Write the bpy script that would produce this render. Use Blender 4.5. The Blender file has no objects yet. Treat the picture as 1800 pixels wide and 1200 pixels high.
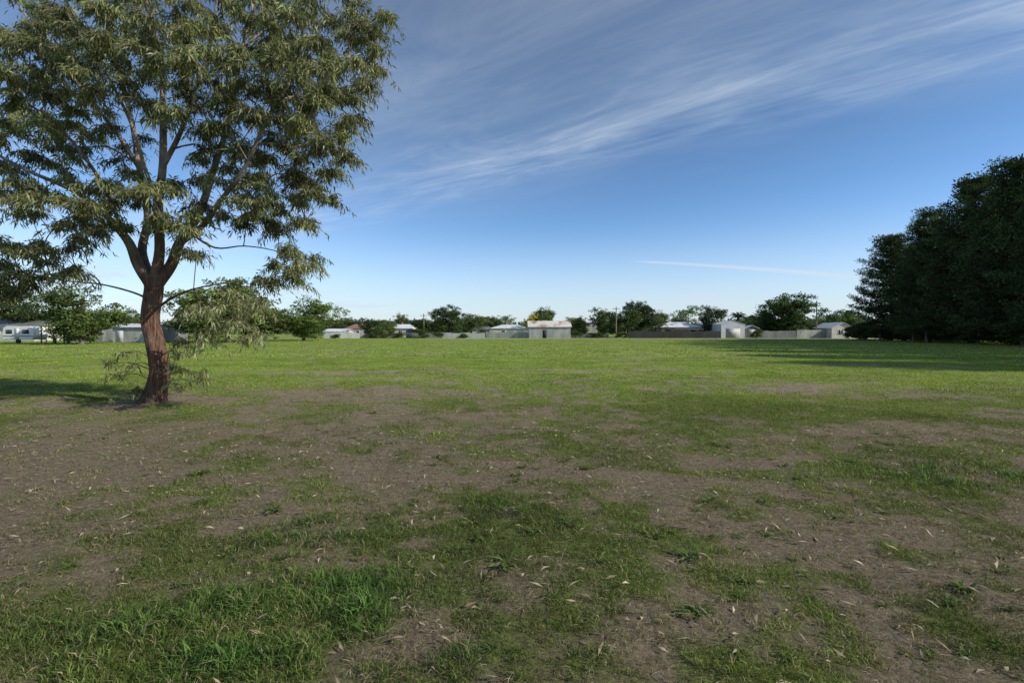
import bpy, math, numpy as np
from mathutils import Vector
rng=np.random.default_rng(7)
FP=850.0; HZ=583.0; CH=1.6
def WX(px,d): return (px-900)/FP*d
def WZ(py,d): return CH+(HZ-py)/FP*d
def GD(py): return CH*FP/(py-HZ)
scene=bpy.context.scene
col=scene.collection
scene.view_settings.view_transform='Standard'; scene.view_settings.look='None'
scene.view_settings.exposure=0; scene.view_settings.gamma=1
# ---------------------------------------------------------------- helpers
def mesh_np(name,V,F,mats,cols=None,smooth=False,midx=None):
    V=np.asarray(V,dtype=np.float32); F=np.asarray(F,dtype=np.int32)
    me=bpy.data.meshes.new(name); k=F.shape[1]
    me.vertices.add(len(V)); me.vertices.foreach_set('co',V.ravel())
    me.loops.add(F.size); me.loops.foreach_set('vertex_index',F.ravel())
    me.polygons.add(len(F)); me.polygons.foreach_set('loop_start',np.arange(0,F.size,k,dtype=np.int32))
    if smooth: me.polygons.foreach_set('use_smooth',np.ones(len(F),dtype=bool))
    if not isinstance(mats,(list,tuple)): mats=[mats]
    for m in mats: me.materials.append(m)
    if midx is not None: me.polygons.foreach_set('material_index',np.asarray(midx,dtype=np.int32))
    me.update(calc_edges=True)
    if cols is not None:
        a=me.color_attributes.new(name='Col',type='FLOAT_COLOR',domain='POINT')
        c=np.ones((len(V),4),dtype=np.float32); c[:,:3]=cols
        a.data.foreach_set('color',c.ravel())
    me.validate()
    return me
def obj(name,me,parent=None,loc=(0,0,0),**kw):
    o=bpy.data.objects.new(name,me); col.objects.link(o)
    if parent: o.parent=parent
    o.location=loc
    for k,v in kw.items(): o[k]=v
    return o
def thing(name,label,cat,loc,group=None):
    o=bpy.data.objects.new(name,None); col.objects.link(o); o.location=loc; o.empty_display_size=.3
    o['label']=label; o['category']=cat
    if group: o['group']=group
    return o
def kites(B,mid,tip,side):
    n=len(B); V=np.empty((n,4,3)); V[:,0]=B; V[:,1]=B+mid+side; V[:,2]=B+mid-side; V[:,3]=B+tip
    i=np.arange(n)[:,None]*4
    F=np.concatenate([i+np.array([0,1,2]),i+np.array([1,3,2])],0)
    return V.reshape(-1,3),F
_tab=np.random.default_rng(99).random(65536)
def vnoise(x,y,s=0):
    xi=np.floor(x).astype(np.int64); yi=np.floor(y).astype(np.int64); fx=x-xi; fy=y-yi
    fx=fx*fx*(3-2*fx); fy=fy*fy*(3-2*fy)
    h=lambda a,b:_tab[(a*7919+b*104729+s*31337+((a*b)%1013)*17)%65536]
    return (h(xi,yi)*(1-fx)+h(xi+1,yi)*fx)*(1-fy)+(h(xi,yi+1)*(1-fx)+h(xi+1,yi+1)*fx)*fy
def sst(a,b,x):
    t=np.clip((x-a)/(b-a),0,1); return t*t*(3-2*t)
def unit(v): return v/np.maximum(np.linalg.norm(v,axis=-1,keepdims=True),1e-9)
# ---------------------------------------------------------------- materials
def newmat(name):
    m=bpy.data.materials.new(name); m.use_nodes=True; nt=m.node_tree
    b=nt.nodes['Principled BSDF']; return m,nt,b
def N(nt,t,**kw):
    n=nt.nodes.new(t)
    for k,v in kw.items(): setattr(n,k,v)
    return n
def noise_col(nt,c1,c2,scale,vec=None,detail=5,lo=.35,hi=.65,rough=.6,coord='Object'):
    L=nt.links
    tc=N(nt,'ShaderNodeTexCoord'); mp=N(nt,'ShaderNodeMapping')
    mp.inputs['Scale'].default_value=vec or (1,1,1); L.new(tc.outputs[coord],mp.inputs[0])
    n=N(nt,'ShaderNodeTexNoise'); n.inputs['Scale'].default_value=scale; n.inputs['Detail'].default_value=detail; n.inputs['Roughness'].default_value=rough
    L.new(mp.outputs[0],n.inputs['Vector'])
    r=N(nt,'ShaderNodeValToRGB'); r.color_ramp.elements[0].position=lo; r.color_ramp.elements[1].position=hi
    r.color_ramp.elements[0].color=(*c1,1); r.color_ramp.elements[1].color=(*c2,1)
    L.new(n.outputs['Fac'],r.inputs[0]); return n,r,mp
def mat_noise(name,c1,c2,scale=3,vec=None,rough=.8,bump=.2,lo=.35,hi=.65):
    m,nt,b=newmat(name); n,r,mp=noise_col(nt,c1,c2,scale,vec,lo=lo,hi=hi)
    nt.links.new(r.outputs[0],b.inputs['Base Color']); b.inputs['Roughness'].default_value=rough
    if bump:
        bp=N(nt,'ShaderNodeBump'); bp.inputs['Strength'].default_value=bump; bp.inputs['Distance'].default_value=.03
        nt.links.new(n.outputs['Fac'],bp.inputs['Height']); nt.links.new(bp.outputs[0],b.inputs['Normal'])
    return m
def mat_corr(name,c1,c2,pitch=.15,scale=.6,rough=.5,lo=.4,hi=.6,metal=0):
    m,nt,b=newmat(name); n,r,mp=noise_col(nt,c1,c2,scale,(1.5,1.5,.5),detail=6,lo=lo,hi=hi)
    tc=N(nt,'ShaderNodeTexCoord'); sp=N(nt,'ShaderNodeSeparateXYZ'); nt.links.new(tc.outputs['Object'],sp.inputs[0])
    ad=N(nt,'ShaderNodeMath',operation='ADD'); nt.links.new(sp.outputs[0],ad.inputs[0]); nt.links.new(sp.outputs[1],ad.inputs[1])
    mu=N(nt,'ShaderNodeMath',operation='MULTIPLY'); mu.inputs[1].default_value=2*math.pi/pitch; nt.links.new(ad.outputs[0],mu.inputs[0])
    si=N(nt,'ShaderNodeMath',operation='SINE'); nt.links.new(mu.outputs[0],si.inputs[0])
    bp=N(nt,'ShaderNodeBump'); bp.inputs['Strength'].default_value=.5; bp.inputs['Distance'].default_value=.02
    nt.links.new(si.outputs[0],bp.inputs['Height']); nt.links.new(bp.outputs[0],b.inputs['Normal'])
    nt.links.new(r.outputs[0],b.inputs['Base Color']); b.inputs['Roughness'].default_value=rough; b.inputs['Metallic'].default_value=metal
    return m
def mat_foliage(name,trans=.25,rough=.5,spec=.3,tint=(1.1,1.2,.6)):
    m,nt,b=newmat(name); L=nt.links
    a=N(nt,'ShaderNodeAttribute',attribute_name='Col'); oi=N(nt,'ShaderNodeObjectInfo')
    mx=N(nt,'ShaderNodeMix',data_type='RGBA',blend_type='MULTIPLY'); mx.inputs[0].default_value=1
    L.new(a.outputs['Color'],mx.inputs[6]); L.new(oi.outputs['Color'],mx.inputs[7])
    L.new(mx.outputs[2],b.inputs['Base Color']); b.inputs['Roughness'].default_value=rough; b.inputs['Specular IOR Level'].default_value=spec
    tr=N(nt,'ShaderNodeBsdfTranslucent'); m2=N(nt,'ShaderNodeMix',data_type='RGBA',blend_type='MULTIPLY'); m2.inputs[0].default_value=1
    L.new(mx.outputs[2],m2.inputs[6]); m2.inputs[7].default_value=(*tint,1); L.new(m2.outputs[2],tr.inputs[0])
    ms=N(nt,'ShaderNodeMixShader'); ms.inputs[0].default_value=trans
    L.new(b.outputs[0],ms.inputs[1]); L.new(tr.outputs[0],ms.inputs[2]); L.new(ms.outputs[0],nt.nodes['Material Output'].inputs[0])
    return m
M_leaf=mat_foliage('gum_leaf',.27,.45,.35,(1.3,1.3,.6))
M_fol=mat_foliage('foliage',.25,.6,.2)
M_pine=mat_foliage('pine_needles',.12,.8,.1)
M_grass=mat_foliage('grass_blade',.3,.6,.15,(1.3,1.3,.5))
M_litter=mat_foliage('dry_leaf',.1,.7,.2,(1,1,1))
M_bark=mat_noise('bark_far',(.08,.06,.045),(.2,.17,.14),3,(3,3,.5),.9,.3)
M_pbark=mat_noise('pine_bark',(.03,.022,.018),(.09,.065,.05),2,(3,3,.6),.95,.3)
def bark_hero():
    m,nt,b=newmat('gum_bark'); L=nt.links
    n,r,mp=noise_col(nt,(.035,.018,.013),(.32,.17,.11),9,(3,3,.28),detail=9,lo=.36,hi=.66,rough=.7)
    n2,r2,_=noise_col(nt,(.17,.13,.1),(.52,.46,.38),3,(1,1,.4),detail=6,lo=.35,hi=.65)
    tc=N(nt,'ShaderNodeTexCoord'); sp=N(nt,'ShaderNodeSeparateXYZ'); L.new(tc.outputs['Object'],sp.inputs[0])
    n3=N(nt,'ShaderNodeTexNoise'); n3.inputs['Scale'].default_value=1.6; n3.inputs['Detail'].default_value=6
    L.new(tc.outputs['Object'],n3.inputs['Vector'])
    gm=N(nt,'ShaderNodeMapRange'); gm.inputs[1].default_value=.52; gm.inputs[2].default_value=.68; gm.inputs[4].default_value=.4; L.new(n3.outputs['Fac'],gm.inputs[0])
    gx_=N(nt,'ShaderNodeMix',data_type='RGBA'); L.new(gm.outputs[0],gx_.inputs[0]); L.new(r.outputs[0],gx_.inputs[6]); gx_.inputs[7].default_value=(.22,.185,.15,1)
    a=N(nt,'ShaderNodeMath',operation='MULTIPLY_ADD'); a.inputs[1].default_value=5; L.new(n3.outputs['Fac'],a.inputs[0]); L.new(sp.outputs[2],a.inputs[2])
    mr=N(nt,'ShaderNodeMapRange'); mr.inputs[1].default_value=5.0; mr.inputs[2].default_value=7.2; L.new(a.outputs[0],mr.inputs[0])
    mx=N(nt,'ShaderNodeMix',data_type='RGBA'); L.new(mr.outputs[0],mx.inputs[0]); L.new(gx_.outputs[2],mx.inputs[6]); L.new(r2.outputs[0],mx.inputs[7])
    L.new(mx.outputs[2],b.inputs['Base Color']); b.inputs['Roughness'].default_value=.9
    bp=N(nt,'ShaderNodeBump'); bp.inputs['Strength'].default_value=1; bp.inputs['Distance'].default_value=.1
    L.new(n.outputs['Fac'],bp.inputs['Height']); L.new(bp.outputs[0],b.inputs['Normal'])
    return m
M_gbark=bark_hero()
# ---------------------------------------------------------------- ground field
def elev(x,y):
    near=1-sst(20,45,np.hypot(x,y))
    return near*(.06*(vnoise(x*.35,y*.35,3)-.5)+.045*(vnoise(x*1.3,y*1.3,4)-.5)+.03*(vnoise(x*4,y*4,5)-.5))
BL=[(430,745,520,50,-.26),(150,800,260,45,-.14),(750,690,230,10,-.4),(1420,681,190,10,-.45),(1620,757,300,15,-.32),(1380,875,190,40,-.22),(550,700,200,10,-.25),
(100,860,220,50,-.2),(700,840,300,30,-.1),(0,1000,130,80,-.22),(1650,950,260,45,-.15),(1350,1110,330,60,-.08),(270,706,110,10,-.5),(1040,650,120,4,-.45),(1180,850,200,20,-.12),(600,655,150,3,-.35),(1500,640,200,2,-.25),(1100,668,160,3,-.25),
(1250,715,300,24,.2),(1690,832,230,38,.4),(520,1000,360,60,.15),(330,1130,360,65,.22),(850,940,260,70,.15),(1550,715,250,15,.15),(1060,1010,160,60,.12),(900,760,200,20,.1),(1500,1150,200,50,.1)]
BLW=[(WX(px,GD(py)),GD(py),rx*GD(py)/FP,ry*GD(py)**2/(CH*FP),a) for px,py,rx,ry,a in BL]
LU=[(210,1120,170,50),(430,1080,120,45),(610,1050,110,45),(560,950,110,28),(170,935,110,28),(450,970,70,25),(650,1100,80,50),(900,900,70,20),(350,1180,260,40),(1700,840,150,25),(820,1170,90,40)]
LUW=[(WX(px,GD(py)),GD(py),rx*GD(py)/FP,ry*GD(py)**2/(CH*FP)) for px,py,rx,ry in LU]
def green(x,y):
    g=.53+.28*sst(9,18,y)
    for cx,cy,rx,ry,a in BLW: g=g+a*np.exp(-(((x-cx)/rx)**2+((y-cy)/ry)**2))
    g=g+.42*(vnoise(x*.3,y*.22,11)-.5)+.55*(vnoise(x*1.1+.5*y,y*1.1,12)-.5)+.7*(vnoise(x*2.9,y*2.9+.4*x,13)-.5)+.55*(vnoise(x*7.3,y*7.3,14)-.5)*(y<20)
    return np.clip(g,0,1)
def lush(x,y):
    l=np.zeros_like(x)
    for cx,cy,rx,ry in LUW: l=np.maximum(l,np.exp(-(((x-cx)/rx)**2+((y-cy)/ry)**2)))
    return np.clip(l*(.3+1.1*vnoise(x*2.2,y*2.2,21)),0,1)
def sgrid(S,mx,n):
    U=math.asinh(mx/S); return S*np.sinh(np.linspace(-U,U,n))
gx=sgrid(7,4000,760)
gy=np.unique(np.concatenate([[-4000,-1000,-300,-80,-20,-8,-3,-1,0],np.linspace(1,14,200),14+np.geomspace(.1,5000,300)]))
GX,GY=np.meshgrid(gx,gy); gz=elev(GX,GY)
nx,ny=len(gx),len(gy)
idx=np.arange(nx*ny).reshape(ny,nx)
F=np.stack([idx[:-1,:-1],idx[:-1,1:],idx[1:,1:],idx[1:,:-1]],-1).reshape(-1,4)
g=green(GX,GY); lu=lush(GX,GY)
cc=np.stack([g,lu,sst(5,20,GY)],-1).reshape(-1,3)
def ground_mat():
    m,nt,b=newmat('field_ground'); L=nt.links
    a=N(nt,'ShaderNodeAttribute',attribute_name='Col'); sp=N(nt,'ShaderNodeSeparateColor'); L.new(a.outputs['Color'],sp.inputs[0])
    def nz(scale,detail=6,rough=.65,vec=(1,1,1)):
        tc=N(nt,'ShaderNodeTexCoord'); mp=N(nt,'ShaderNodeMapping'); mp.inputs['Scale'].default_value=vec; L.new(tc.outputs['Object'],mp.inputs[0])
        n=N(nt,'ShaderNodeTexNoise'); n.inputs['Scale'].default_value=scale; n.inputs['Detail'].default_value=detail; n.inputs['Roughness'].default_value=rough
        L.new(mp.outputs[0],n.inputs['Vector']); return n.outputs['Fac']
    def ramp(src,stops):
        r=N(nt,'ShaderNodeValToRGB'); e=r.color_ramp.elements
        while len(e)<len(stops): e.new(.5)
        for q,(p,c) in zip(e,stops): q.position=p; q.color=(*c,1)
        L.new(src,r.inputs[0]); return r.outputs[0]
    def mix(f,c1,c2):
        x=N(nt,'ShaderNodeMix',data_type='RGBA'); L.new(f,x.inputs[0]); L.new(c1,x.inputs[6]); L.new(c2,x.inputs[7]); return x.outputs[2]
    fine=nz(34,9,.8); med=nz(4,6); big=nz(.25,5,.6,(1,.6,1)); patch=nz(.09,4,.6,(1,.45,1)); m9=nz(11,6,.7)
    soil=ramp(fine,[(.34,(.05,.037,.025)),(.47,(.15,.115,.075)),(.57,(.25,.2,.135)),(.7,(.46,.4,.3))])
    straw=ramp(m9,[(.35,(.09,.075,.045)),(.65,(.27,.225,.15))])
    s2=N(nt,'ShaderNodeMix',data_type='RGBA'); s2.inputs[0].default_value=.4; L.new(soil,s2.inputs[6]); L.new(straw,s2.inputs[7]); soil=s2.outputs[2]
    gn=ramp(fine,[(.34,(.04,.055,.014)),(.52,(.115,.145,.036)),(.7,(.23,.25,.08))])
    gf=ramp(big,[(.3,(.13,.19,.03)),(.5,(.2,.28,.038)),(.7,(.3,.32,.08))])
    gf2=ramp(nz(1.1,9,.8,(1,.7,1)),[(.3,(.07,.115,.018)),(.5,(.2,.27,.04)),(.68,(.4,.39,.16))])
    h=N(nt,'ShaderNodeMix',data_type='RGBA'); h.inputs[0].default_value=.7; L.new(gf,h.inputs[6]); L.new(gf2,h.inputs[7]); gf=h.outputs[2]
    far_soil=ramp(med,[(.3,(.2,.16,.1)),(.7,(.38,.32,.21))])
    gcol=mix(sp.outputs[2],gn,gf); scol=mix(sp.outputs[2],soil,far_soil)  # near tones darker than far: foreground dimness is put into the colour
    def ma(x,k,y):
        q=N(nt,'ShaderNodeMath',operation='MULTIPLY_ADD'); q.inputs[1].default_value=k; L.new(x,q.inputs[0]); L.new(y,q.inputs[2]); return q.outputs[0]
    s=ma(med,.7,sp.outputs[0]); s=ma(fine,1.0,s); s=ma(m9,.8,s); s=ma(patch,.6,s)
    mr=N(nt,'ShaderNodeMapRange'); mr.inputs[1].default_value=1.85; mr.inputs[2].default_value=2.28; L.new(s,mr.inputs[0])
    c=mix(mr.outputs[0],scol,gcol)
    L.new(c,b.inputs['Base Color']); b.inputs['Roughness'].default_value=.95; b.inputs['Specular IOR Level'].default_value=.1
    bp=N(nt,'ShaderNodeBump'); bp.inputs['Strength'].default_value=.8; bp.inputs['Distance'].default_value=.04
    L.new(fine,bp.inputs['Height']); L.new(bp.outputs[0],b.inputs['Normal'])
    return m
obj('ground',mesh_np('ground',np.stack([GX,GY,gz],-1).reshape(-1,3),F,ground_mat(),cc,True),kind='structure')
# ---------------------------------------------------------------- grass
def grass_band(d0,d1,n,h,w,lay=.6,power=1.0):
    u=rng.random(n); d=(d0**power+(d1**power-d0**power)*u)**(1/power)
    x=(rng.random(n)*2-1)*(1.15*d+1.2)
    g=green(x,d); l=lush(x,d); f=sst(5,20,d)
    clump=vnoise(x*9,d*9,31)*.5+vnoise(x*21,d*21,32)*.5
    p=sst(.2,.8,g+1.2*(clump-.5)); keep=rng.random(n)<p*.94+.04+.1*l
    x,d,g,l,f,clump=x[keep],d[keep],g[keep],l[keep],f[keep],clump[keep]; n=len(x)
    H=h*(.35+.9*rng.random(n))*(.2+1.5*clump)*(.7+.5*g)*(1+1.3*l*(1-f))
    th=rng.random(n)*2*np.pi; lean=lay*(.3+rng.random(n))
    dx,dy=np.cos(th),np.sin(th)
    B=np.stack([x,d,elev(x,d)-.004],-1)
    mid=np.stack([dx*H*.28*lean,dy*H*.28*lean,H*.55],-1)
    tip=np.stack([dx*H*lean,dy*H*lean,H*(1-.35*lean)],-1)
    s=rng.random(n)*2*np.pi; W=w*(.6+.8*rng.random(n))*(1+.5*l*(1-f))
    side=np.stack([np.cos(s)*W/2,np.sin(s)*W/2,np.zeros(n)],-1)
    V,F=kites(B,mid,tip,side)
    near=np.array([.125,.165,.038]); lc=np.array([.085,.155,.036]); far=np.array([.21,.29,.04]); dry=np.array([.32,.265,.155])  # near blades darker than far ones, carrying the dull foreground light as colour
    c=near*(1-l[:,None])+lc*l[:,None]; c=c*(1-f[:,None])+far*f[:,None]
    dr=(rng.random(n)<(.22-.18*l+.35*(g<.45)-.08*f))[:,None]
    c=np.where(dr,dry*(.4+.6*rng.random((n,1))),c)
    c=c*(.55+.9*rng.random((n,1)))*(1+.14*(rng.random((n,3))-.5))
    c=c*(.6+.8*vnoise(B[:,0]*.8,B[:,1]*.8,77)[:,None])*(.75+.5*clump[:,None])
    return V,F,np.repeat(c,4,0)
parts=[grass_band(1.4,5,310000,.042,.004,.9,1.6),grass_band(5,12,420000,.044,.0065,.9,1.5),grass_band(12,30,280000,.05,.016,.8,1.3),grass_band(30,110,130000,.09,.06,.7,1.2)]
def join(parts):
    off=0;Vs=[];Fs=[];Cs=[]
    for V,F,C in parts: Vs.append(V);Fs.append(F+off);Cs.append(C);off+=len(V)
    return np.concatenate(Vs),np.concatenate(Fs),np.concatenate(Cs)
V,F,C=join(parts)
obj('grass',mesh_np('grass',V,F,M_grass,C),kind='stuff')
def litter(n,d0,d1,L0,L1,w,c1,c2,thr,pw=1.4,flat=.15):
    u=rng.random(n); d=(d0**pw+(d1**pw-d0**pw)*u)**(1/pw); x=(rng.random(n)*2-1)*(1.15*d+1.2)
    g=green(x,d)+.6*(vnoise(x*2,d*2,55)-.5); keep=rng.random(n)<(1-sst(thr-.2,thr+.25,g))*.9+.1
    x,d=x[keep],d[keep]; n=len(x); th=rng.random(n)*2*np.pi; Ln=L0+(L1-L0)*rng.random(n)
    D=np.stack([np.cos(th),np.sin(th),flat*(rng.random(n)-.3)*2],-1); S=np.stack([-np.sin(th),np.cos(th),1.2*(rng.random(n)-.5)],-1)*(w*(.5+rng.random(n)))[:,None]
    B=np.stack([x,d,elev(x,d)+.006+.02*rng.random(n)],-1)
    mid=D*Ln[:,None]*.45+np.stack([S[:,0]*.6,S[:,1]*.6,.012*rng.random(n)],-1)
    V,F=kites(B,mid,D*Ln[:,None],S)
    t=rng.random((n,1)); c=(np.array(c1)*(1-t)+np.array(c2)*t)*(.6+.7*rng.random((n,1)))
    return V,F,np.repeat(c,4,0)
V,F,C=join([litter(150000,1.4,9,.02,.07,.0011,(.15,.115,.07),(.33,.28,.18),.65),litter(90000,9,26,.04,.12,.004,(.18,.145,.09),(.36,.3,.19),.6)])
obj('straw',mesh_np('straw',V,F,M_litter,C),kind='stuff')
V,F,C=join([litter(4500,1.5,8,.03,.1,.006,(.14,.08,.05),(.52,.44,.3),.75,1.4,.3),litter(6000,6,16,.04,.1,.008,(.17,.1,.07),(.42,.33,.22),.6)])
obj('leaf_litter',mesh_np('leaf_litter',V,F,M_litter,C),kind='stuff')
# weeds
def weed_mesh(seed,nl,R):
    r=np.random.default_rng(seed); th=r.random(nl)*2*np.pi; Ln=R*(.3+.8*r.random(nl)); up=.1+.9*r.random(nl)
    D=np.stack([np.cos(th),np.sin(th),0*th],-1); Z=np.array([0,0,1.]); S=np.stack([-np.sin(th),np.cos(th),.5*(r.random(nl)-.5)],-1)
    Vs=[];Fs=[];k=0; prof=[.3,.7,1,.8,.05]; ts=[0,.3,.55,.8,1]; wd=R*.062*(.6+.8*r.random(nl)); off=r.normal(size=(nl,2))*R*.12
    for i in range(nl):
        bend=r.normal()*.2; o_=np.array([off[i,0],off[i,1],0])
        for t,p in zip(ts,prof):
            c=o_+D[i]*Ln[i]*(t*(1-.25*up[i]*t))+S[i]*bend*Ln[i]*t*t+Z*(Ln[i]*up[i]*(t-.62*t*t)+.01)
            Vs+= [c+S[i]*wd[i]*p+Z*.15*wd[i]*p,c-Z*.05*wd[i],c-S[i]*wd[i]*p+Z*.15*wd[i]*p]
        for j in range(4):
            a=k+3*j; Fs+=[(a,a+1,a+4,a+3),(a+1,a+2,a+5,a+4)]
        k+=15
    c=np.repeat(np.array([.115,.165,.042])*(.5+.9*r.random((nl,1))),15,0)
    return mesh_np('weed_leaves',Vs,Fs,M_grass,c,True)
WM=[weed_mesh(i,int(17+i*5),.14+.012*i) for i in range(6)]
wp=[(830,925,1.0),(910,908,.85),(890,1005,1.0),(1215,990,.85),(1230,1092,.65),(1700,1045,.55),(1770,985,.6),(1310,970,.5),(1470,912,.6),(1030,828,.9),(1270,780,1),(350,835,.8),(770,1080,.5),(970,1065,.5),(800,975,.75),(940,950,.65),(1150,950,.65),(355,885,.7),(100,890,.8),(1560,1065,.4),(690,780,.7),(1350,945,.5),(1060,1000,.55),(1250,885,.55),(850,960,.8),(1780,1080,.4),(1640,1150,.35),(720,1010,.55),(1000,930,.6),(480,905,.6)]
for i in range(200):
    py=690+490*rng.random()**1.2; k=1.0 if py<850 else .7; wp.append((rng.uniform(50,1780),py,rng.uniform(.25,.6)*k))
for i,(px,py,s) in enumerate(wp):
    d=GD(py); x=WX(px,d)
    o=obj('weed_plant',WM[i%6],loc=(x,d,float(elev(np.array([x]),np.array([d]))[0])-.003)); o.scale=(s,s,s*rng.uniform(.7,1.3)); o.rotation_euler=(0,0,rng.random()*6.28)
    o['label']='leafy green flatweed rosette growing in short grass'; o['category']='weed'; o['group']='flatweeds in the grass'
# ---------------------------------------------------------------- tubes
class Tubes:
    def __init__(s): s.V=[];s.F=[];s.k=0
    def add(s,P,R,n=6,rough=0,seed=0):
        P=np.asarray(P,float); m=len(P); T=np.gradient(P,axis=0); T=unit(T)
        ref=np.array([0.31,.2,.93]) if abs(T[0][2])<.8 else np.array([1.,0.1,0])
        U=unit(np.cross(T,ref)); W=np.cross(T,U); a=np.arange(n)/n*2*np.pi
        R=np.asarray(R,float)[:,None]*np.ones((1,n))
        if rough:
            r=np.random.default_rng(seed); ph=r.random(6)*6.28
            zz=np.arange(m)[:,None]/m
            R=R*(1+rough*(np.sin(3*a+ph[0]+zz*4)+.7*np.sin(7*a+ph[1]-zz*7)+.6*np.sin(11*a+ph[2]+zz*9))+rough*.8*(r.random((m,n))-.5))
        ring=P[:,None]+R[...,None]*(np.cos(a)[None,:,None]*U[:,None]+np.sin(a)[None,:,None]*W[:,None])
        s.V.append(ring.reshape(-1,3)); i=np.arange(m-1)[:,None]*n+np.arange(n)[None]; j=np.arange(m-1)[:,None]*n+(np.arange(n)+1)[None]%n
        s.F.append((np.stack([i,j,j+n,i+n],-1)+s.k).reshape(-1,4)); s.k+=m*n
    def mesh(s,name,mat): return mesh_np(name,np.concatenate(s.V),np.concatenate(s.F),mat,None,True)
def smooth_path(P,R,k=5):
    P=np.asarray(P,float);R=np.asarray(R,float); out=[];ro=[]
    Q=np.vstack([2*P[0]-P[1],P,2*P[-1]-P[-2]])
    for i in range(len(P)-1):
        p0,p1,p2,p3=Q[i:i+4]
        for t in np.arange(k)/k:
            out.append(.5*((2*p1)+(-p0+p2)*t+(2*p0-5*p1+4*p2-p3)*t*t+(-p0+3*p1-3*p2+p3)*t**3)); ro.append(R[i]*(1-t)+R[i+1]*t)
    out.append(P[-1]);ro.append(R[-1]); return np.array(out),np.array(ro)
def grow(limbs,targets,r,pen=.22,seg=.45,wob=.1):
    pos=[];par=[];dep=[];R0=[]
    for P,R in limbs:
        base=len(pos)
        for i in range(len(P)):
            pos.append(P[i]);par.append(base+i-1 if i else -1);R0.append(R[i])
            dep.append(0.0 if i==0 else dep[-1]+np.linalg.norm(P[i]-P[i-1])*.6)
    nl=len(pos); main=np.array(pos)
    dist=[np.min(np.linalg.norm(main-t,axis=1)) for t in targets]
    chains=[]
    arr=np.zeros((nl+len(targets)*14,3)); arr[:nl]=main; da=np.zeros(len(arr)); da[:nl]=dep; cnt=nl
    parl=list(par)
    for ti in np.argsort(dist):
        t=targets[ti]; v=t-arr[:cnt]; dd=np.linalg.norm(v,axis=1)
        cost=dd+pen*da[:cnt]+1.1*np.maximum(0,-v[:,2]-.0*dd)+.5*np.maximum(0,.4*dd-v[:,2])
        b=int(np.argmin(cost)); p=arr[b]; L=dd[b]; n=int(np.clip(round(L/seg),1,12)); ch=[b]
        up=np.array([0,0,.16*L]) ; w=(r.random((n,3))-.5)*wob*L/max(n,1)*1.5
        for k in range(1,n+1):
            f=k/n; q=p+(t-p)*f+up*math.sin(math.pi*f)*.8+(w[k-1] if k<n else 0)
            arr[cnt]=q; parl.append(ch[-1]); da[cnt]=da[ch[-1]]+L/n; ch.append(cnt); cnt+=1
        chains.append(ch)
    c=np.zeros(cnt); 
    for ch in chains: c[ch[-1]]+=1
    for i in range(cnt-1,-1,-1):
        if parl[i]>=0: c[parl[i]]+=c[i]
    return arr[:cnt],chains,c,nl,R0
# ---------------------------------------------------------------- hero gum tree
HD=11.0
hx=WX(272,HD)
def HP(px,py,dep=0):
    d=HD+dep; return np.array([WX(px,d)-hx,dep,WZ(py,d)])
r=np.random.default_rng(5)
LM=[([ (266,712,0),(270,695,0),(280,655,0),(274,610,0),(265,560,0),(272,512,0),(271,484,.0)],[.36,.26,.215,.2,.19,.2,.21]),
 ([(270,505,0),(245,466,-.1),(230,428,-.2),(203,395,-.4),(172,362,-.6),(120,330,-.9),(50,300,-1.2),(-40,250,-1.5)],[.15,.125,.105,.08,.065,.05,.035,.02]),
 ([(264,490,0),(252,440,.4),(263,380,.7),(250,300,1.0),(234,200,1.3),(203,90,1.5),(180,-40,1.8)],[.13,.105,.09,.075,.06,.045,.03]),
 ([(274,492,0),(283,440,-.1),(282,370,-.2),(291,290,-.3),(292,200,-.4),(290,110,-.5),(262,0,-.7),(230,-110,-.8)],[.14,.115,.1,.085,.072,.055,.04,.03]),
 ([(275,503,0),(303,466,.1),(318,428,.3),(352,378,.5),(378,305,.8),(408,210,1.1),(423,120,1.3),(452,20,1.5),(465,-90,1.6)],[.15,.13,.115,.1,.082,.065,.05,.035,.025]),
 ([(322,425,.3),(356,400,-.1),(386,360,-.4),(432,300,-.7),(466,230,-.9),(507,160,-1.1),(535,90,-1.1)],[.085,.07,.058,.048,.04,.03,.02]),
 ([(288,300,-.3),(320,240,-.6),(346,170,-.9),(374,90,-1.1),(390,0,-1.2)],[.065,.052,.042,.03,.02]),
 ([(250,300,1.0),(213,240,.6),(167,180,.2),(113,110,0),(60,40,-.1),(10,-40,-.2)],[.055,.048,.04,.03,.025,.02]),
 ([(285,370,-.2),(260,300,-.9),(240,230,-1.3),(208,160,-1.6),(170,90,-1.9)],[.05,.042,.034,.027,.02]),
 ([(225,425,-.2),(192,340,-.5),(148,270,-.8),(92,210,-1),(10,160,-1.2)],[.055,.042,.035,.026,.02]),
 ([(271,545,0),(310,520,-.5),(350,506,-.9),(400,498,-1.2),(440,505,-1.4)],[.04,.025,.018,.014,.01]),
 ([(271,530,0),(235,514,-.2),(180,500,-.4),(120,494,-.6),(60,482,-.8),(0,475,-.9)],[.035,.023,.018,.014,.012,.01]),
 ([(335,410,.4),(380,436,.3),(430,433,.3),(480,440,.2),(520,455,.1)],[.03,.022,.016,.012,.01])]
LMW=[]
for P,R in LM:
    P=[HP(*q) for q in P]; P,R=smooth_path(P,R,5); LMW.append((P,R))
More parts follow.
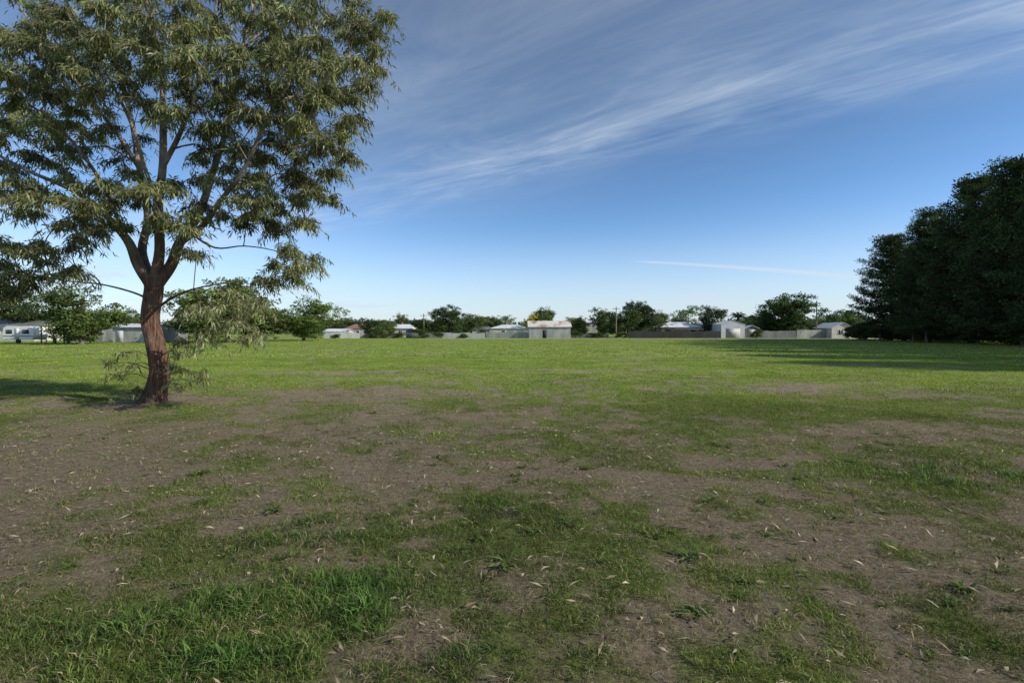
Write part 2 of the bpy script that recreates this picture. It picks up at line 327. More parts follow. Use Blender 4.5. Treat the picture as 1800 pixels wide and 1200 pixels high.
LB=[(120,60,.3,200,130,2.2,46),(330,-30,.2,210,120,2.4,50),(500,30,.2,160,110,2,44),(600,110,0,80,90,1.3,30),(540,215,-.4,95,75,1.5,28),(330,150,-1.2,140,100,1.6,30),
(70,220,0,150,80,2,34),(-160,80,0,180,170,2.8,30),(-120,330,-.3,140,90,2,26),(500,320,.2,85,45,1.2,20),(430,270,.6,90,70,1.2,14),(210,335,-1.4,130,40,1.2,16),(60,340,-.8,90,45,1.2,14),
(490,385,.3,65,26,.8,10),(528,462,0,46,34,.6,15),(480,492,.0,40,16,.5,6),(50,440,-.6,85,30,.9,10),(10,490,-.6,70,38,.8,12),(-80,470,-.5,100,80,1.2,14),(165,400,-.9,60,30,.8,8),(320,390,-1,55,30,.7,6),
(210,250,1.2,120,100,1.2,11),(325,435,-.6,45,20,.5,3),(390,545,-1.2,75,34,.6,9),(430,590,-1.3,38,22,.4,4),(350,585,-1.2,40,25,.4,5),(110,475,-1.0,50,18,.4,5),(400,345,-.7,80,40,.8,9),(100,130,-1.5,130,90,1,18),(240,60,-1.8,150,90,1,22),(470,130,-1.5,120,90,.9,20),(655,60,0,36,60,.8,9),(625,170,0,32,50,.7,8),(585,270,0,38,50,.8,9),(560,345,0,30,25,.6,5)]
T=[];YEL=[]
for li,(px,py,dp,rx,ry,rz,n) in enumerate(LB):
    got=0;tries=0
    while got<n and tries<n*30:
        tries+=1; q=r.normal(size=3); q=q/np.linalg.norm(q)*r.random()**.42
        t=HP(px+q[0]*rx,py+q[1]*ry,dp+q[2]*rz)
        if T and np.min(np.linalg.norm(np.array(T)-t,axis=1))<.46: continue
        T.append(t);got+=1;YEL.append(li in (23,24,25))
T=np.array(T)
arr,chains,cnt,nl,R0=grow(LMW,T,r,.2,.4,.35)
gum=thing('gum_tree','tall eucalyptus tree with reddish fibrous trunk and drooping olive leaves','tree',(hx,HD,0))
tb=Tubes()
for i,(P,R) in enumerate(LMW): tb.add(P,R*(.9 if i==0 else .88),32 if i==0 else 14,.06 if i==0 else .03,i)
obj('trunk',tb.mesh('gum_trunk',M_gbark),gum)
tb=Tubes()
for ch in chains:
    rad=np.array([.006*max(cnt[k],1)**.48 for k in ch])
    if ch[0]<nl: rad[0]=min(rad[1]*1.15,R0[ch[0]]*.8)
    else: rad[0]=rad[1]*1.1
    rad[-1]=.005
    P,Rr=smooth_path(arr[ch],rad,2) if len(ch)>2 else (arr[ch],rad)
    tb.add(P,Rr,6)
Bs=[];Ds=[];Ss=[];Ls=[];Cc=[]
def leaf_sprays(t,n_tw,tl,per,ll,warm=False):
    cb_=.6+.8*r.random()
    for _ in range(n_tw):
        d=r.normal(size=3); d[2]=abs(d[2])*.7-.1; d=d/np.linalg.norm(d); L=tl*(.4+.8*r.random())
        s=np.linspace(0,1,5)[:,None]
        P=t+d*L*s+np.array([0,0,-1])*L*(.65*s**2)
        tb.add(P[[0,2,3,4]],[.005,.004,.003,.002],3)
        m=int(per*(.7+.6*r.random())); f=.15+.85*r.random(m)
        pp=t+d*L*f[:,None]+np.array([0,0,-1])*L*(.65*f[:,None]**2)+r.normal(size=(m,3))*.03
        dr=r.normal(size=(m,3))*.5+d*.35+np.array([0,0,-.9]); dr=unit(dr)
        sd=unit(np.cross(dr,r.normal(size=(m,3)))); ln=ll*(.6+.7*r.random(m))
        Bs.append(pp);Ds.append(dr);Ss.append(sd);Ls.append(ln)
        base=(np.array([.2,.22,.1]) if warm else np.array([.148,.168,.064]))*cb_*(.8+.4*r.random()); 
        cc=base*(.6+.8*r.random((m,1)))*(1+.15*(r.random((m,3))-.5))
        pale=(r.random(m)<.06)[:,None]; Cc.append(np.where(pale,np.array([.32,.27,.13]),cc))
for t,yv in zip(T,YEL): leaf_sprays(t,int(r.integers(7,11)) if yv else int(r.integers(11,18)),.5 if yv else .43,17 if yv else 21,.13,yv)
for px,py,dp in [(210,660,-.3),(235,640,-.35),(240,685,-.3),(330,650,-.3),(345,670,-.35),(300,640,-.4),(310,675,-.4),(215,620,-.2),(190,640,-.3),(225,690,-.4),(355,655,-.3),(320,620,-.3)]:
    t=HP(px,py,dp); b0=HP(272,py+14,-.15)
    P,Rr=smooth_path([b0,(b0+t)/2+np.array([0,0,.12]),t],[.012,.009,.005],4); tb.add(P,Rr,5)
    leaf_sprays(t,6,.36,14,.12,True)
obj('branches',tb.mesh('gum_branches',M_gbark),gum)
B=np.concatenate(Bs);D=np.concatenate(Ds);S=np.concatenate(Ss);Ln=np.concatenate(Ls)[:,None];C=np.concatenate(Cc)
V,F=kites(B,D*Ln*.42+np.cross(D,S)*Ln*.06,D*Ln+np.array([0,0,-.02]),S*Ln*.095)
print('gum leaves',len(B),'clusters',len(T))
obj('crown',mesh_np('gum_crown',V,F,M_leaf,np.repeat(C,4,0)),gum)
# ---------------------------------------------------------------- background tree variants (authored ~10 m tall)
def bg_tree(seed,nclump,per,size,spread=.5,low=.18,airy=0,nl=9,hgt=10.,wid=10.,csz=.8):
    r=np.random.default_rng(seed); lobes=[]
    for i in range(nl):
        a=i/nl*6.28+r.random(); rr=wid*.5*(.25+.5*r.random()); z=hgt*(low+.14+.58*r.random())
        s=wid*(.09+.15*r.random()); lobes.append((np.array([math.cos(a)*rr,math.sin(a)*rr,z]),s))
    lobes.append((np.array([.8*r.normal(),0,hgt*.75]),wid*.22)); lobes.append((np.array([0,0.,hgt*.5]),wid*.28))
    cs=[]
    for i in range(nclump):
        c,s=lobes[r.integers(len(lobes))]; q=r.normal(size=3); q=q/np.linalg.norm(q)*r.random()**(.25 if not airy else .4)*(1+.25*max(0,r.normal()))
        p=c+q*s*np.array([1,1,.85]); p[2]=min(max(p[2],hgt*low*.6),hgt); cs.append(p)
    cs=np.array(cs); n=nclump*per; ci=np.repeat(np.arange(nclump),per)
    q=unit(r.normal(size=(n,3)))*(r.random((n,1))**.45); B=cs[ci]+q*csz*np.array([1,1,.65])*(.6+.7*r.random(nclump))[ci][:,None]
    D=unit(r.normal(size=(n,3))+unit(B-cs[ci])*.8+np.array([0,0,-.1])); S=unit(np.cross(D,r.normal(size=(n,3))))
    L=size*(.6+.8*r.random((n,1)))
    V,F=kites(B,D*L*.5,D*L,S*L*.35)
    base=np.array([.08,.105,.042])*(.5+1.0*r.random(nclump))[ci][:,None]
    c=base*(.6+.8*r.random((n,1)))*(1+.15*(r.random((n,3))-.5))
    crown=mesh_np('crown',V,F,M_fol,np.repeat(c,4,0))
    tb=Tubes(); P,R=smooth_path([[0,0,-.1],[.1,0,hgt*low*.6],[0,.1,hgt*.4],[.2,0,hgt*.75]],[.32,.24,.17,.05],4)
    tg=[c for c,s in lobes]+[cs[i] for i in r.integers(0,nclump,30)]
    arr,chains,cn,nl_,R0=grow([(P,R)],np.array(tg),r,.2,.9,.15); tb.add(P,R,10,.03,seed)
    for ch in chains:
        rad=np.array([.022*max(cn[k],1)**.5 for k in ch]); rad[0]=rad[1]; tb.add(arr[ch],rad,5)
    return tb.mesh('trunk',M_bark),crown
VR=[bg_tree(100+i,230,32,.34,low=.1) for i in range(4)]
VA=[bg_tree(200+i,120,26,.3,airy=1,low=.2,csz=.6) for i in range(3)]
VB=[bg_tree(300+i,460,42,.26,low=.06,nl=16,csz=.65) for i in range(3)]
def place(var,px,top,w,d,colr,label,name='tree',cat='tree',rot=None,sink=0,kids=('trunk','crown')):
    H=(WZ(top,d))/10.0/.98; Wd=w/FP*d/9.2
    e=thing(name,label,cat,(WX(px,d),d,-sink),'trees along the edge of the field')
    e.rotation_euler=(0,0,rng.random()*6.28 if rot is None else rot); e.scale=(Wd,Wd,H)
    for nm,me in zip(kids,var):
        o=obj(nm,me,e); o.color=(*colr,1)
    return e
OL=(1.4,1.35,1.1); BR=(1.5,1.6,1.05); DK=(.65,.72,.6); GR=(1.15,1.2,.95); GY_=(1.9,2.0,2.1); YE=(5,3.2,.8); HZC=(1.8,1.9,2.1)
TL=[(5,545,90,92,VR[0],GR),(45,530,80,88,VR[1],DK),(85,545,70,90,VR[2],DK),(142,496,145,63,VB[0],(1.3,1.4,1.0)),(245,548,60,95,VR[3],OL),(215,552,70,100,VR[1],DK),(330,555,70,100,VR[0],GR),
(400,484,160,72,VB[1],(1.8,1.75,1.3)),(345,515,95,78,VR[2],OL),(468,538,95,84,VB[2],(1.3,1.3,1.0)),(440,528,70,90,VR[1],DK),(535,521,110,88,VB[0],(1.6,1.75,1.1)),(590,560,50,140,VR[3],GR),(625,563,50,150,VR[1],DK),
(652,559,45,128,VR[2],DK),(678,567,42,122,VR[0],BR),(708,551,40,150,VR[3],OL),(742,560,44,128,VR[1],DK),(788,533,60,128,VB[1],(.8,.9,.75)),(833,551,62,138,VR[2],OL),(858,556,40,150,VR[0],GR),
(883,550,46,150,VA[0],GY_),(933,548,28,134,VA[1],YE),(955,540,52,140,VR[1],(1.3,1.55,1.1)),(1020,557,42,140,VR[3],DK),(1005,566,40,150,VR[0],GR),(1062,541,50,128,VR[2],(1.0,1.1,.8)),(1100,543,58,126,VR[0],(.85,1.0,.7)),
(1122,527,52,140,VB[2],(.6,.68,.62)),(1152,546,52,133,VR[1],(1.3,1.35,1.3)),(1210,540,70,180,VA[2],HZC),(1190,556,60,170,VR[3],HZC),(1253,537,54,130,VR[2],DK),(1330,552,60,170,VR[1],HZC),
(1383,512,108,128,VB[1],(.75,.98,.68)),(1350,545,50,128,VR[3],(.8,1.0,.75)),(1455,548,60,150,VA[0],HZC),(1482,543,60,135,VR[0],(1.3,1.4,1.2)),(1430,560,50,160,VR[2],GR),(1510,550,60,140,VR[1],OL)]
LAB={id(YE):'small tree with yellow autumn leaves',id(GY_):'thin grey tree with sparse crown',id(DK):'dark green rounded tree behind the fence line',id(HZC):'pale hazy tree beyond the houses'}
for px,top,w,d,v,c in TL: place(v,px,top,w,d,c,LAB.get(id(c),'bushy green tree standing at the edge of the field'))
for i in range(30):
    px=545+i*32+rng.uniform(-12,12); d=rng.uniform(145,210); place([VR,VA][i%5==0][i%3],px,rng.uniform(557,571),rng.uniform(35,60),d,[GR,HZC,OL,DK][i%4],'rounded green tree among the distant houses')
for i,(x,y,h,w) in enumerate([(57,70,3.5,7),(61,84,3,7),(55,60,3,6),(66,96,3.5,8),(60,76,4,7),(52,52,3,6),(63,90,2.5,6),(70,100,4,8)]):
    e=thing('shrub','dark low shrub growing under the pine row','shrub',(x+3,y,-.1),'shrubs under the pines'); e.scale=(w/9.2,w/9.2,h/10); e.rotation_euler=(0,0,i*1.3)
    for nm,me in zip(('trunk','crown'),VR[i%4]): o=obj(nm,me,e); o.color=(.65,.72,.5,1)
for i,(px,d,h,w) in enumerate([(668,119,2.2,4),(742,120,2.6,5),(700,120,1.6,4),(815,120,1.3,3),(1012,122,2.2,4),(1050,122,1.6,5),(1330,118,2.4,3.5),(655,117,1.5,3),(770,119,1.8,3),(1095,119,1.6,4),(590,117,1.2,3)]):
    e=thing('shrub','green shrub growing in front of the boundary fence','shrub',(WX(px,d),d,-.1),'shrubs along the fence'); e.scale=(w/9.2,w/9.2,h/10); e.rotation_euler=(0,0,i*1.7)
    for nm,me in zip(('trunk','crown'),VR[i%4]): o=obj(nm,me,e); o.color=(1.0,1.1,.8,1)
# distant wood
n=60000; a=rng.random(n); x=-620+1240*a; y=290+60*rng.random(n); top=3.5+4.5*vnoise(x*.06,y*0+1,8)+3*vnoise(x*.25,y*.1,9); z=top*rng.random(n)**.6
B=np.stack([x,y,z],-1); D=unit(rng.normal(size=(n,3))); S=unit(np.cross(D,rng.normal(size=(n,3)))); L=(1.0+1.2*rng.random((n,1)))
V,F=kites(B,D*L*.5,D*L,S*L*.4); c=np.array([.13,.16,.12])*(.6+.7*vnoise(x*.15,y*.1,6)[:,None])*(.7+.6*rng.random((n,1)))
obj('distant_wood',mesh_np('distant_wood',V,F,M_fol,np.repeat(c,4,0)),kind='stuff')
# palm
r=np.random.default_rng(3); pd=140
palm=thing('palm_tree','date palm with arching fronds behind the white shed','palm',(WX(1297,pd),pd,0))
tb=Tubes(); ph=WZ(556,pd); P,R=smooth_path([[0,0,-.1],[0,0,ph*.5],[0,0,ph]],[.4,.35,.35],4); tb.add(P,R,10,.04); obj('trunk',tb.mesh('trunk',M_bark),palm)
Bs=[];Ds=[];Ss=[];Ls=[]
for i in range(46):
    a=r.random()*6.28; e=-.1+1.3*r.random(); L=3.4
    for f in np.linspace(.1,1,22):
        rad=L*f*math.cos(e)*(1-.12*f); zz=ph+L*(math.sin(e)*f-.55*f*f); c=np.array([math.cos(a)*rad,math.sin(a)*rad,zz])
        for sg in (-1,1):
            t=np.array([-math.sin(a)*sg,math.cos(a)*sg,-.5])+np.array([math.cos(a),math.sin(a),0])*.6; Bs.append(c);Ds.append(t);Ss.append([0,0,1.]);Ls.append(.75*(1.1-.6*f))
B=np.array(Bs);D=unit(np.array(Ds));S=unit(np.cross(D,np.array(Ss)));L=np.array(Ls)[:,None]
V,F=kites(B,D*L*.4,D*L,S*.07); obj('crown',mesh_np('crown',V,F,M_fol,np.repeat(np.array([.07,.1,.04])*(.6+.7*r.random((len(B),1))),4,0)),palm)
# ---------------------------------------------------------------- pines
def pine(seed,H=22.,W=6.8):
    r=np.random.default_rng(seed); tb=Tubes(); P,R=smooth_path([[0,0,-.2],[.2,0,H*.3],[0,.2,H*.65],[.1,0,H*.97]],[.5,.38,.24,.05],5); tb.add(P,R,10,.04,seed)
    cs=[];sz=[];cl_=[]
    z=.7
    while z<H*.97:
        t=z/H; prof=W*(min(1,(.8+t*.7))*(1-max(0,(t-.3)/.7)**1.8*.82)); nb=int(6+r.integers(3))
        a0=r.random()*6.28; ww=.78+.3*r.random()
        for i in range(nb):
            a=a0+i/nb*6.28+r.normal()*.2; L=prof*ww*(.65+.45*r.random()); up=-.03+.4*t+r.normal()*.12; bc=.6+.9*r.random()
            f=np.linspace(0,1,6); pts=np.stack([np.cos(a)*L*f,np.sin(a)*L*f,z+L*(up*f+.2*f**2-.1*np.sin(f*3))],-1); pts[:,:2]+=r.normal(size=(6,2))*.1
            pts[:,2]=np.maximum(pts[:,2],.3)
            tb.add(pts,np.linspace(.09,.02,6)*(1.3-t*.6),5)
            m=int(6+L*2.4)
            for j in range(m):
                ff=.2+.78*(j+r.random())/m; k=min(int(ff*5),4); g_=ff*5-k; q=pts[k]*(1-g_)+pts[k+1]*g_; q=q+np.array([0,0,.2])+r.uniform(-1,1,3)*np.array([1.0,1.0,.35])*(.3+.6*ff*(1.15-ff))
                cs.append(q);sz.append((.5+.4*r.random()));cl_.append(bc*(.7+.6*r.random()))
        z+=.9+.4*r.random()
    cs=np.array(cs);sz=np.array(sz);cl_=np.array(cl_); per=30; n=len(cs)*per; ci=np.repeat(np.arange(len(cs)),per)
    q=unit(r.normal(size=(n,3))); q[:,2]*=.7; B=cs[ci]+q*(sz[ci]*r.random(n)**.5)[:,None]*np.array([1,1,.75]); B[:,2]=np.maximum(B[:,2],.05)
    D=unit(q*.9+np.array([0,0,.5])+r.normal(size=(n,3))*.5); S=unit(np.cross(D,r.normal(size=(n,3)))); L=.36*(.6+.7*r.random((n,1)))
    V,F=kites(B,D*L*.5,D*L,S*L*.18)
    c=np.array([.068,.092,.036])*cl_[ci][:,None]*(.6+.8*r.random((n,1)))
    print('pine tufts',len(cs))
    return tb.mesh('trunk',M_pbark),mesh_np('crown',V,F,M_pine,np.repeat(c,4,0))
PV=[pine(41),pine(42),pine(43)]
PI=[(72,92,20,1.0),(69,80,22,.95),(66.5,70,24,1.0),(63.5,61,23.5,.97),(61.5,53,25.5,1.0),(59,45,24,1),(57,37,23,1),(54.5,29,23,1),(52,21,22.5,1),(50,13,22,1),(80,84,22,1.05),(77,73,25,1.05),(74,62,25,1),(71,52,25,1),(82,98,20,1)]
for i,(x,y,h,w) in enumerate(PI):
    e=thing('pine_tree','tall dark green pine with dense layered branches near ground','tree',(x,y,0),'row of pines beside the field')
    e.scale=(w,w,h/22.0); e.rotation_euler=(0,0,i*2.1)
    for nm,me in zip(('trunk','crown'),PV[i%3]): obj(nm,me,e)
# ---------------------------------------------------------------- buildings
M_white=mat_corr('white_cladding',(.5,.52,.54),(.64,.65,.66),.2); M_galv=mat_corr('galvanised_iron',(.32,.33,.33),(.5,.51,.5),.15)
M_beige=mat_corr('weathered_iron',(.25,.265,.25),(.42,.42,.39),.25,.5); M_rust=mat_corr('rusty_roof',(.34,.19,.12),(.64,.6,.54),.2,.35,.7,.40,.5)
M_creamf=mat_corr('cream_fence',(.36,.38,.36),(.5,.51,.48),.3,.3); M_darkf=mat_corr('dark_fence',(.018,.02,.018),(.035,.038,.034),.25,.4)
M_greyf=mat_corr('grey_fence',(.11,.12,.115),(.22,.23,.21),.2,.4); M_roofw=mat_corr('pale_roof',(.62,.63,.65),(.75,.76,.77),.2,.4); M_roofr=mat_noise('terracotta_roof',(.2,.11,.08),(.32,.18,.13),2)
M_roofd=mat_corr('grey_roof',(.14,.15,.16),(.22,.23,.24),.2,.4)
M_wallc=mat_noise('cream_wall',(.45,.42,.36),(.6,.56,.5),1.5); M_brick=mat_noise('brick_wall',(.22,.1,.07),(.34,.17,.12),3); M_wood=mat_noise('weathered_timber',(.14,.12,.1),(.26,.23,.2),3,(1,1,.3))
M_dark=mat_noise('dark_opening',(.012,.012,.013),(.025,.025,.028),2,bump=0); M_tyre=mat_noise('rubber',(.02,.02,.02),(.035,.035,.035),5); M_trim=mat_noise('trim_paint',(.6,.6,.58),(.72,.72,.7),3,bump=0)
M_teal=mat_noise('green_paint',(.04,.1,.08),(.06,.14,.11),3,bump=0)
mg,nt,b=newmat('window_glass'); b.inputs['Base Color'].default_value=(.03,.04,.05,1); b.inputs['Roughness'].default_value=.08
M_glass=mg
def box_mesh(boxes):
    V=[];F=[]
    for x0,x1,y0,y1,z0,z1 in boxes:
        k=len(V); V+=[(x0,y0,z0),(x1,y0,z0),(x1,y1,z0),(x0,y1,z0),(x0,y0,z1),(x1,y0,z1),(x1,y1,z1),(x0,y1,z1)]
        F+=[(k,k+3,k+2,k+1),(k+4,k+5,k+6,k+7),(k,k+1,k+5,k+4),(k+1,k+2,k+6,k+5),(k+2,k+3,k+7,k+6),(k+3,k,k+4,k+7)]
    return V,F
def boxes(name,bx,mat,parent,**kw):
    V,F=box_mesh(bx); return obj(name,mesh_np(name,V,F,mat),parent,**kw)
def poly_mesh(name,V,F,mat):
    me=bpy.data.meshes.new(name); me.from_pydata([tuple(v) for v in V],[],F); me.materials.append(mat); me.update(); return me
def building(name,label,cat,px0,px1,d,eave,ridge,depth,wall,roofm,axis='x',doors=(),wins=(),chim=None,hip=False,rot=0,group=None,ov=.3,veranda=None,trim=True):
    x0,x1=WX(px0,d),WX(px1,d); w=x1-x0; he=WZ(eave,d); hr=WZ(ridge,d); e=thing(name,label,cat,((x0+x1)/2,d,0),group); e.rotation_euler=(0,0,rot); a=w/2
    z0=-.05
    V=[(-a,0,z0),(a,0,z0),(a,depth,z0),(-a,depth,z0),(-a,0,he),(a,0,he),(a,depth,he),(-a,depth,he)]
    F=[(0,1,5,4),(2,3,7,6)]
    if hip: F+=[(1,2,6,5),(3,0,4,7)]
    elif axis=='x':
        V+=[(-a,depth/2,hr-.06),(a,depth/2,hr-.06)]; F+=[(1,2,6,9,5),(3,0,4,8,7)]
    else:
        V+=[(0,0,hr-.06),(0,depth,hr-.06)]; F=[(0,1,5,8,4),(2,3,7,9,6),(1,2,6,5),(3,0,4,7)]
    obj('wall',poly_mesh('wall',V,F,wall),e)
    t=.08; o=ov
    if hip:
        i=min(depth/2,a*.6); V=[(-a-o,-o,he),(a+o,-o,he),(a+o,depth+o,he),(-a-o,depth+o,he),(-a+i,depth/2,hr),(a-i,depth/2,hr)]
        F=[(0,1,5,4),(1,2,5),(2,3,4,5),(3,0,4),(3,2,1,0)]
    elif axis=='x':
        s=(hr-he)/(depth/2)
        V=[];F=[]
        for yy,sg in ((0,1),(depth,-1)):
            k=len(V); ye=yy-sg*o; ze=he-s*o
            V+=[(-a-o,ye,ze+.02),(a+o,ye,ze+.02),(a+o,depth/2,hr+.02),(-a-o,depth/2,hr+.02),(-a-o,ye,ze+.02+t),(a+o,ye,ze+.02+t),(a+o,depth/2,hr+.02+t),(-a-o,depth/2,hr+.02+t)]
            F+=[(k,k+3,k+2,k+1),(k+4,k+5,k+6,k+7),(k,k+1,k+5,k+4),(k+1,k+2,k+6,k+5),(k+3,k,k+4,k+7)]
    else:
        s=(hr-he)/a; V=[];F=[]
        for sg in (-1,1):
            k=len(V); xe=sg*(a+o); ze=he-s*o
            V+=[(xe,-o,ze+.02),(0,-o,hr+.02),(0,depth+o,hr+.02),(xe,depth+o,ze+.02),(xe,-o,ze+.02+t),(0,-o,hr+.02+t),(0,depth+o,hr+.02+t),(xe,depth+o,ze+.02+t)]
            F+=[(k,k+3,k+2,k+1),(k+4,k+5,k+6,k+7),(k,k+1,k+5,k+4),(k+2,k+3,k+7,k+6),(k+3,k,k+4,k+7)]
    ro=obj('roof',poly_mesh('roof',V,F,roofm),e)
    if chim: boxes('chimney',[(chim[0]*w-.3-a,chim[0]*w+.3-a,depth*.5-.3,depth*.5+.3,he,hr+chim[1]),(chim[0]*w-.38-a,chim[0]*w+.38-a,depth*.5-.38,depth*.5+.38,hr+chim[1]+.002,hr+chim[1]+.12)],M_brick,ro)
    for f0,f1,zt,mm in doors:
        dd=boxes('door',[(f0*w-a,f1*w-a,-.04,.02,.0,zt)],mm,e)
        if trim: boxes('frame',[(f0*w-a-.08,f0*w-a-.002,-.07,.02,0,zt+.1),(f1*w-a+.002,f1*w-a+.08,-.07,.02,0,zt+.1),(f0*w-a,f1*w-a,-.07,.02,zt+.002,zt+.1)],M_trim,dd)
    for f0,f1,zb,zt in wins:
        ww=boxes('window',[(f0*w-a,f1*w-a,-.03,.02,zb,zt)],M_glass if trim else M_dark,e)
        if trim: boxes('frame',[(f0*w-a-.07,f0*w-a-.002,-.06,.02,zb-.08,zt+.08),(f1*w-a+.002,f1*w-a+.07,-.06,.02,zb-.08,zt+.08),(f0*w-a,f1*w-a,-.06,.02,zt+.002,zt+.08),(f0*w-a,f1*w-a,-.06,.02,zb-.08,zb-.002),((f0+f1)/2*w-a-.03,(f0+f1)/2*w-a+.03,-.055,-.032,zb,zt)],M_trim,ww)
    if veranda:
        zr=he-.15; boxes('veranda',[(-a-.3,a+.3,-2.2,-.01,zr-.5,zr-.4)]+[(-a-.2+i*(w+.3)/5,-a-.1+i*(w+.3)/5,-2.15,-2.05,0,zr-.502) for i in range(6)],veranda,e)
    return e
building('iron_shed','old corrugated iron shed with rust streaked pale roof','shed',930,1003,120,574,564,7,M_beige,M_rust,'x',doors=[(.33,.42,2.0,M_dark)],trim=False)
building('garden_shed','white metal shed with shallow gable roof beside dark fence','shed',1268,1309,122,570,564,8,M_white,M_roofw,'y',doors=[(.2,.8,2.4,M_galv)],trim=False,ov=.08)
building('farm_house','low house with bright white hipped roof behind dark fence','house',1163,1235,130,575,565,9,M_wallc,M_roofw,hip=True,chim=(.75,.5),wins=[(.1,.2,1,2),(.7,.8,1,2)],veranda=M_wood)
building('farm_house','dark grey roofed house behind black fence','house',1233,1264,132,573,567,8,M_greyf,M_roofd,'x',wins=[(.3,.5,1,2)])
building('cottage','small cream cottage with gable roof beside fence','house',1462,1500,118,576,567,7,M_wallc,M_roofw,'y',wins=[(.3,.5,1,2)],doors=[(.65,.8,2.1,M_teal)])
building('garage','grey garage with pale gable roof','shed',1310,1333,124,577,572,7,M_greyf,M_roofw,'y',doors=[(.2,.8,2.2,M_galv)],trim=False)
building('house','two storey pale house among trees','house',1030,1050,140,567,563,9,M_wallc,M_roofw,'x',wins=[(.2,.4,3.2,4),(.6,.8,3.2,4)])
building('house','house with muted orange tiled roof','house',606,640,140,577,569,9,M_wallc,M_roofr,hip=True,wins=[(.2,.35,1,2),(.6,.75,1,2)],chim=(.6,.5))
building('house','long low cream house with pale roof','house',568,606,128,583,578,8,M_wallc,M_roofw,'x',wins=[(.2,.3,1,1.7),(.6,.75,1,1.7)])
building('house','brick house with grey roof','house',640,676,134,582,575,8,M_brick,M_greyf,hip=True,wins=[(.2,.35,.9,1.7),(.6,.75,.9,1.7)])
building('house','house with pale grey gable roof','house',692,722,138,577,570,8,M_wallc,M_roofw,'x',wins=[(.3,.5,1,2)],chim=(.3,.5))
building('house','low house with dark roof behind cream fence','house',812,858,136,579,574,9,M_wallc,M_roofd,'x',wins=[(.3,.4,1,2)],chim=(.3,.4))
building('house','white roofed house behind cream fence','house',862,930,134,577,570,9,M_wallc,M_roofw,hip=True,wins=[(.3,.4,1,2)],chim=(.4,.5))
building('garden_shed','short pale iron shed beside the tree','shed',198,260,74,575,569,6,M_galv,M_roofw,'x',doors=[(.1,.3,2.0,M_white)],trim=False)
building('garden_shed','low dark grey shed under trees','shed',112,180,78,578,572,6,M_greyf,M_roofd,'x',doors=[(.6,.8,1.9,M_dark)],trim=False)
building('house','grey house partly hidden by trees','house',-40,60,84,576,562,8,M_wallc,M_greyf,'x',wins=[(.3,.4,1,2),(.6,.7,1,2)])
e=thing('carport','dark open carport with timber posts beside caravan','carport',(WX(93,66),66,0))
boxes('roof',[(-1.7,1.7,-.2,4.2,2.3,2.45)],M_greyf,e)
for x in (-1.6,1.5):
    for y in (-.1,4): boxes('post',[(x,x+.12,y,y+.12,-.05,2.298)],M_wood,e)
boxes('bench',[(-1.2,1.0,1,1.7,.7,.8),(-1.1,-1.0,1.1,1.6,0,.698),(.8,.9,1.1,1.6,0,.698)],M_wood,e)
# caravan
cd=67; cx=WX(32,cd); e=thing('caravan','white touring caravan parked by the shed','caravan',(cx,cd,0)); e.scale=(.94,.94,.92)
prof=[(-2.2,.55),(2.05,.55),(2.3,1.0),(2.3,1.7),(2.05,2.35),(1.7,2.55),(-1.8,2.6),(-2.25,2.3),(-2.35,1.2)]
n=len(prof); V=[(x,0,z) for x,z in prof]+[(x,2.2,z) for x,z in prof]; F=[tuple(range(n)),tuple(range(2*n-1,n-1,-1))]+[(i,i+n,(i+1)%n+n,(i+1)%n) for i in range(n)]
M_van=mat_noise('caravan_paint',(.74,.74,.72),(.8,.8,.79),1,rough=.35,bump=0)
bo=obj('body',poly_mesh('body',V,F,M_van),e); bv=bo.modifiers.new('b','BEVEL'); bv.width=.06; bv.segments=2
boxes('stripe',[(-2.28,2.24,-.012,.0,1.02,1.14)],M_greyf,e)
for x0,x1 in ((-1.8,-.9),(.6,1.6)): boxes('window',[(x0,x1,-.03,-.002,1.45,2.05)],M_glass,e)
boxes('door',[(-.5,.15,-.025,-.002,.65,2.3)],M_trim,e)
def wheel(par,x,y,z,R,w,name='wheel'):
    a=np.arange(20)/20*2*np.pi; V=[];
    for rr,yy in ((0,0),(R*.55,0),(R*.6,-.02),(R*.95,-.02),(R,.03),(R,w-.03),(R*.95,w),(0,w)):
        V+= [(x+rr*math.cos(q),y+yy,z+rr*math.sin(q)) for q in a]
    F=[(i*20+j,i*20+(j+1)%20,(i+1)*20+(j+1)%20,(i+1)*20+j) for i in range(7) for j in range(20)]
    return obj(name,poly_mesh(name,V,F,M_tyre),par)
wheel(e,-.1,.02,.34,.34,.2)
boxes('drawbar',[(2.2,3.3,1.0,1.1,.5,.58),(3.1,3.18,1.02,1.08,0,.498)],M_greyf,e)
# fences
def fence(px0,px1,d0,d1,h,mat,label):
    A=np.array([WX(px0,d0),d0]);B=np.array([WX(px1,d1),d1]); L=np.linalg.norm(B-A); e=thing('fence',label,'fence',(A[0],A[1],0)); e.rotation_euler=(0,0,math.atan2(*(B-A)[::-1]))
    n=int(L/.2); xs=np.linspace(0,L,n+1); ys=np.where(np.arange(n+1)%2,.012,-.012); seg=np.floor(xs/2.4).astype(int); hh=h+.22*(np.random.default_rng(int(L)).random(seg.max()+1)[seg]-.5)
    V=np.concatenate([np.stack([xs,ys,0*xs],-1),np.stack([xs,ys,hh],-1)]); i=np.arange(n); F=np.stack([i,i+1,i+n+2,i+n+1],-1)
    obj('panel',mesh_np('panel',V,F,mat),e)
    boxes('rail',[(0,L,.035,.05,h*.85-.1,h*.85)]+[(x,x+.08,.052,.13,-.05,h-.12) for x in np.arange(0,L-.1,2.4)],mat,e)
fence(777,852,121,121,1.3,M_creamf,'long cream corrugated fence beside the road')
fence(854,929,122,121,1.5,M_beige,'weathered grey corrugated fence beside the shed')
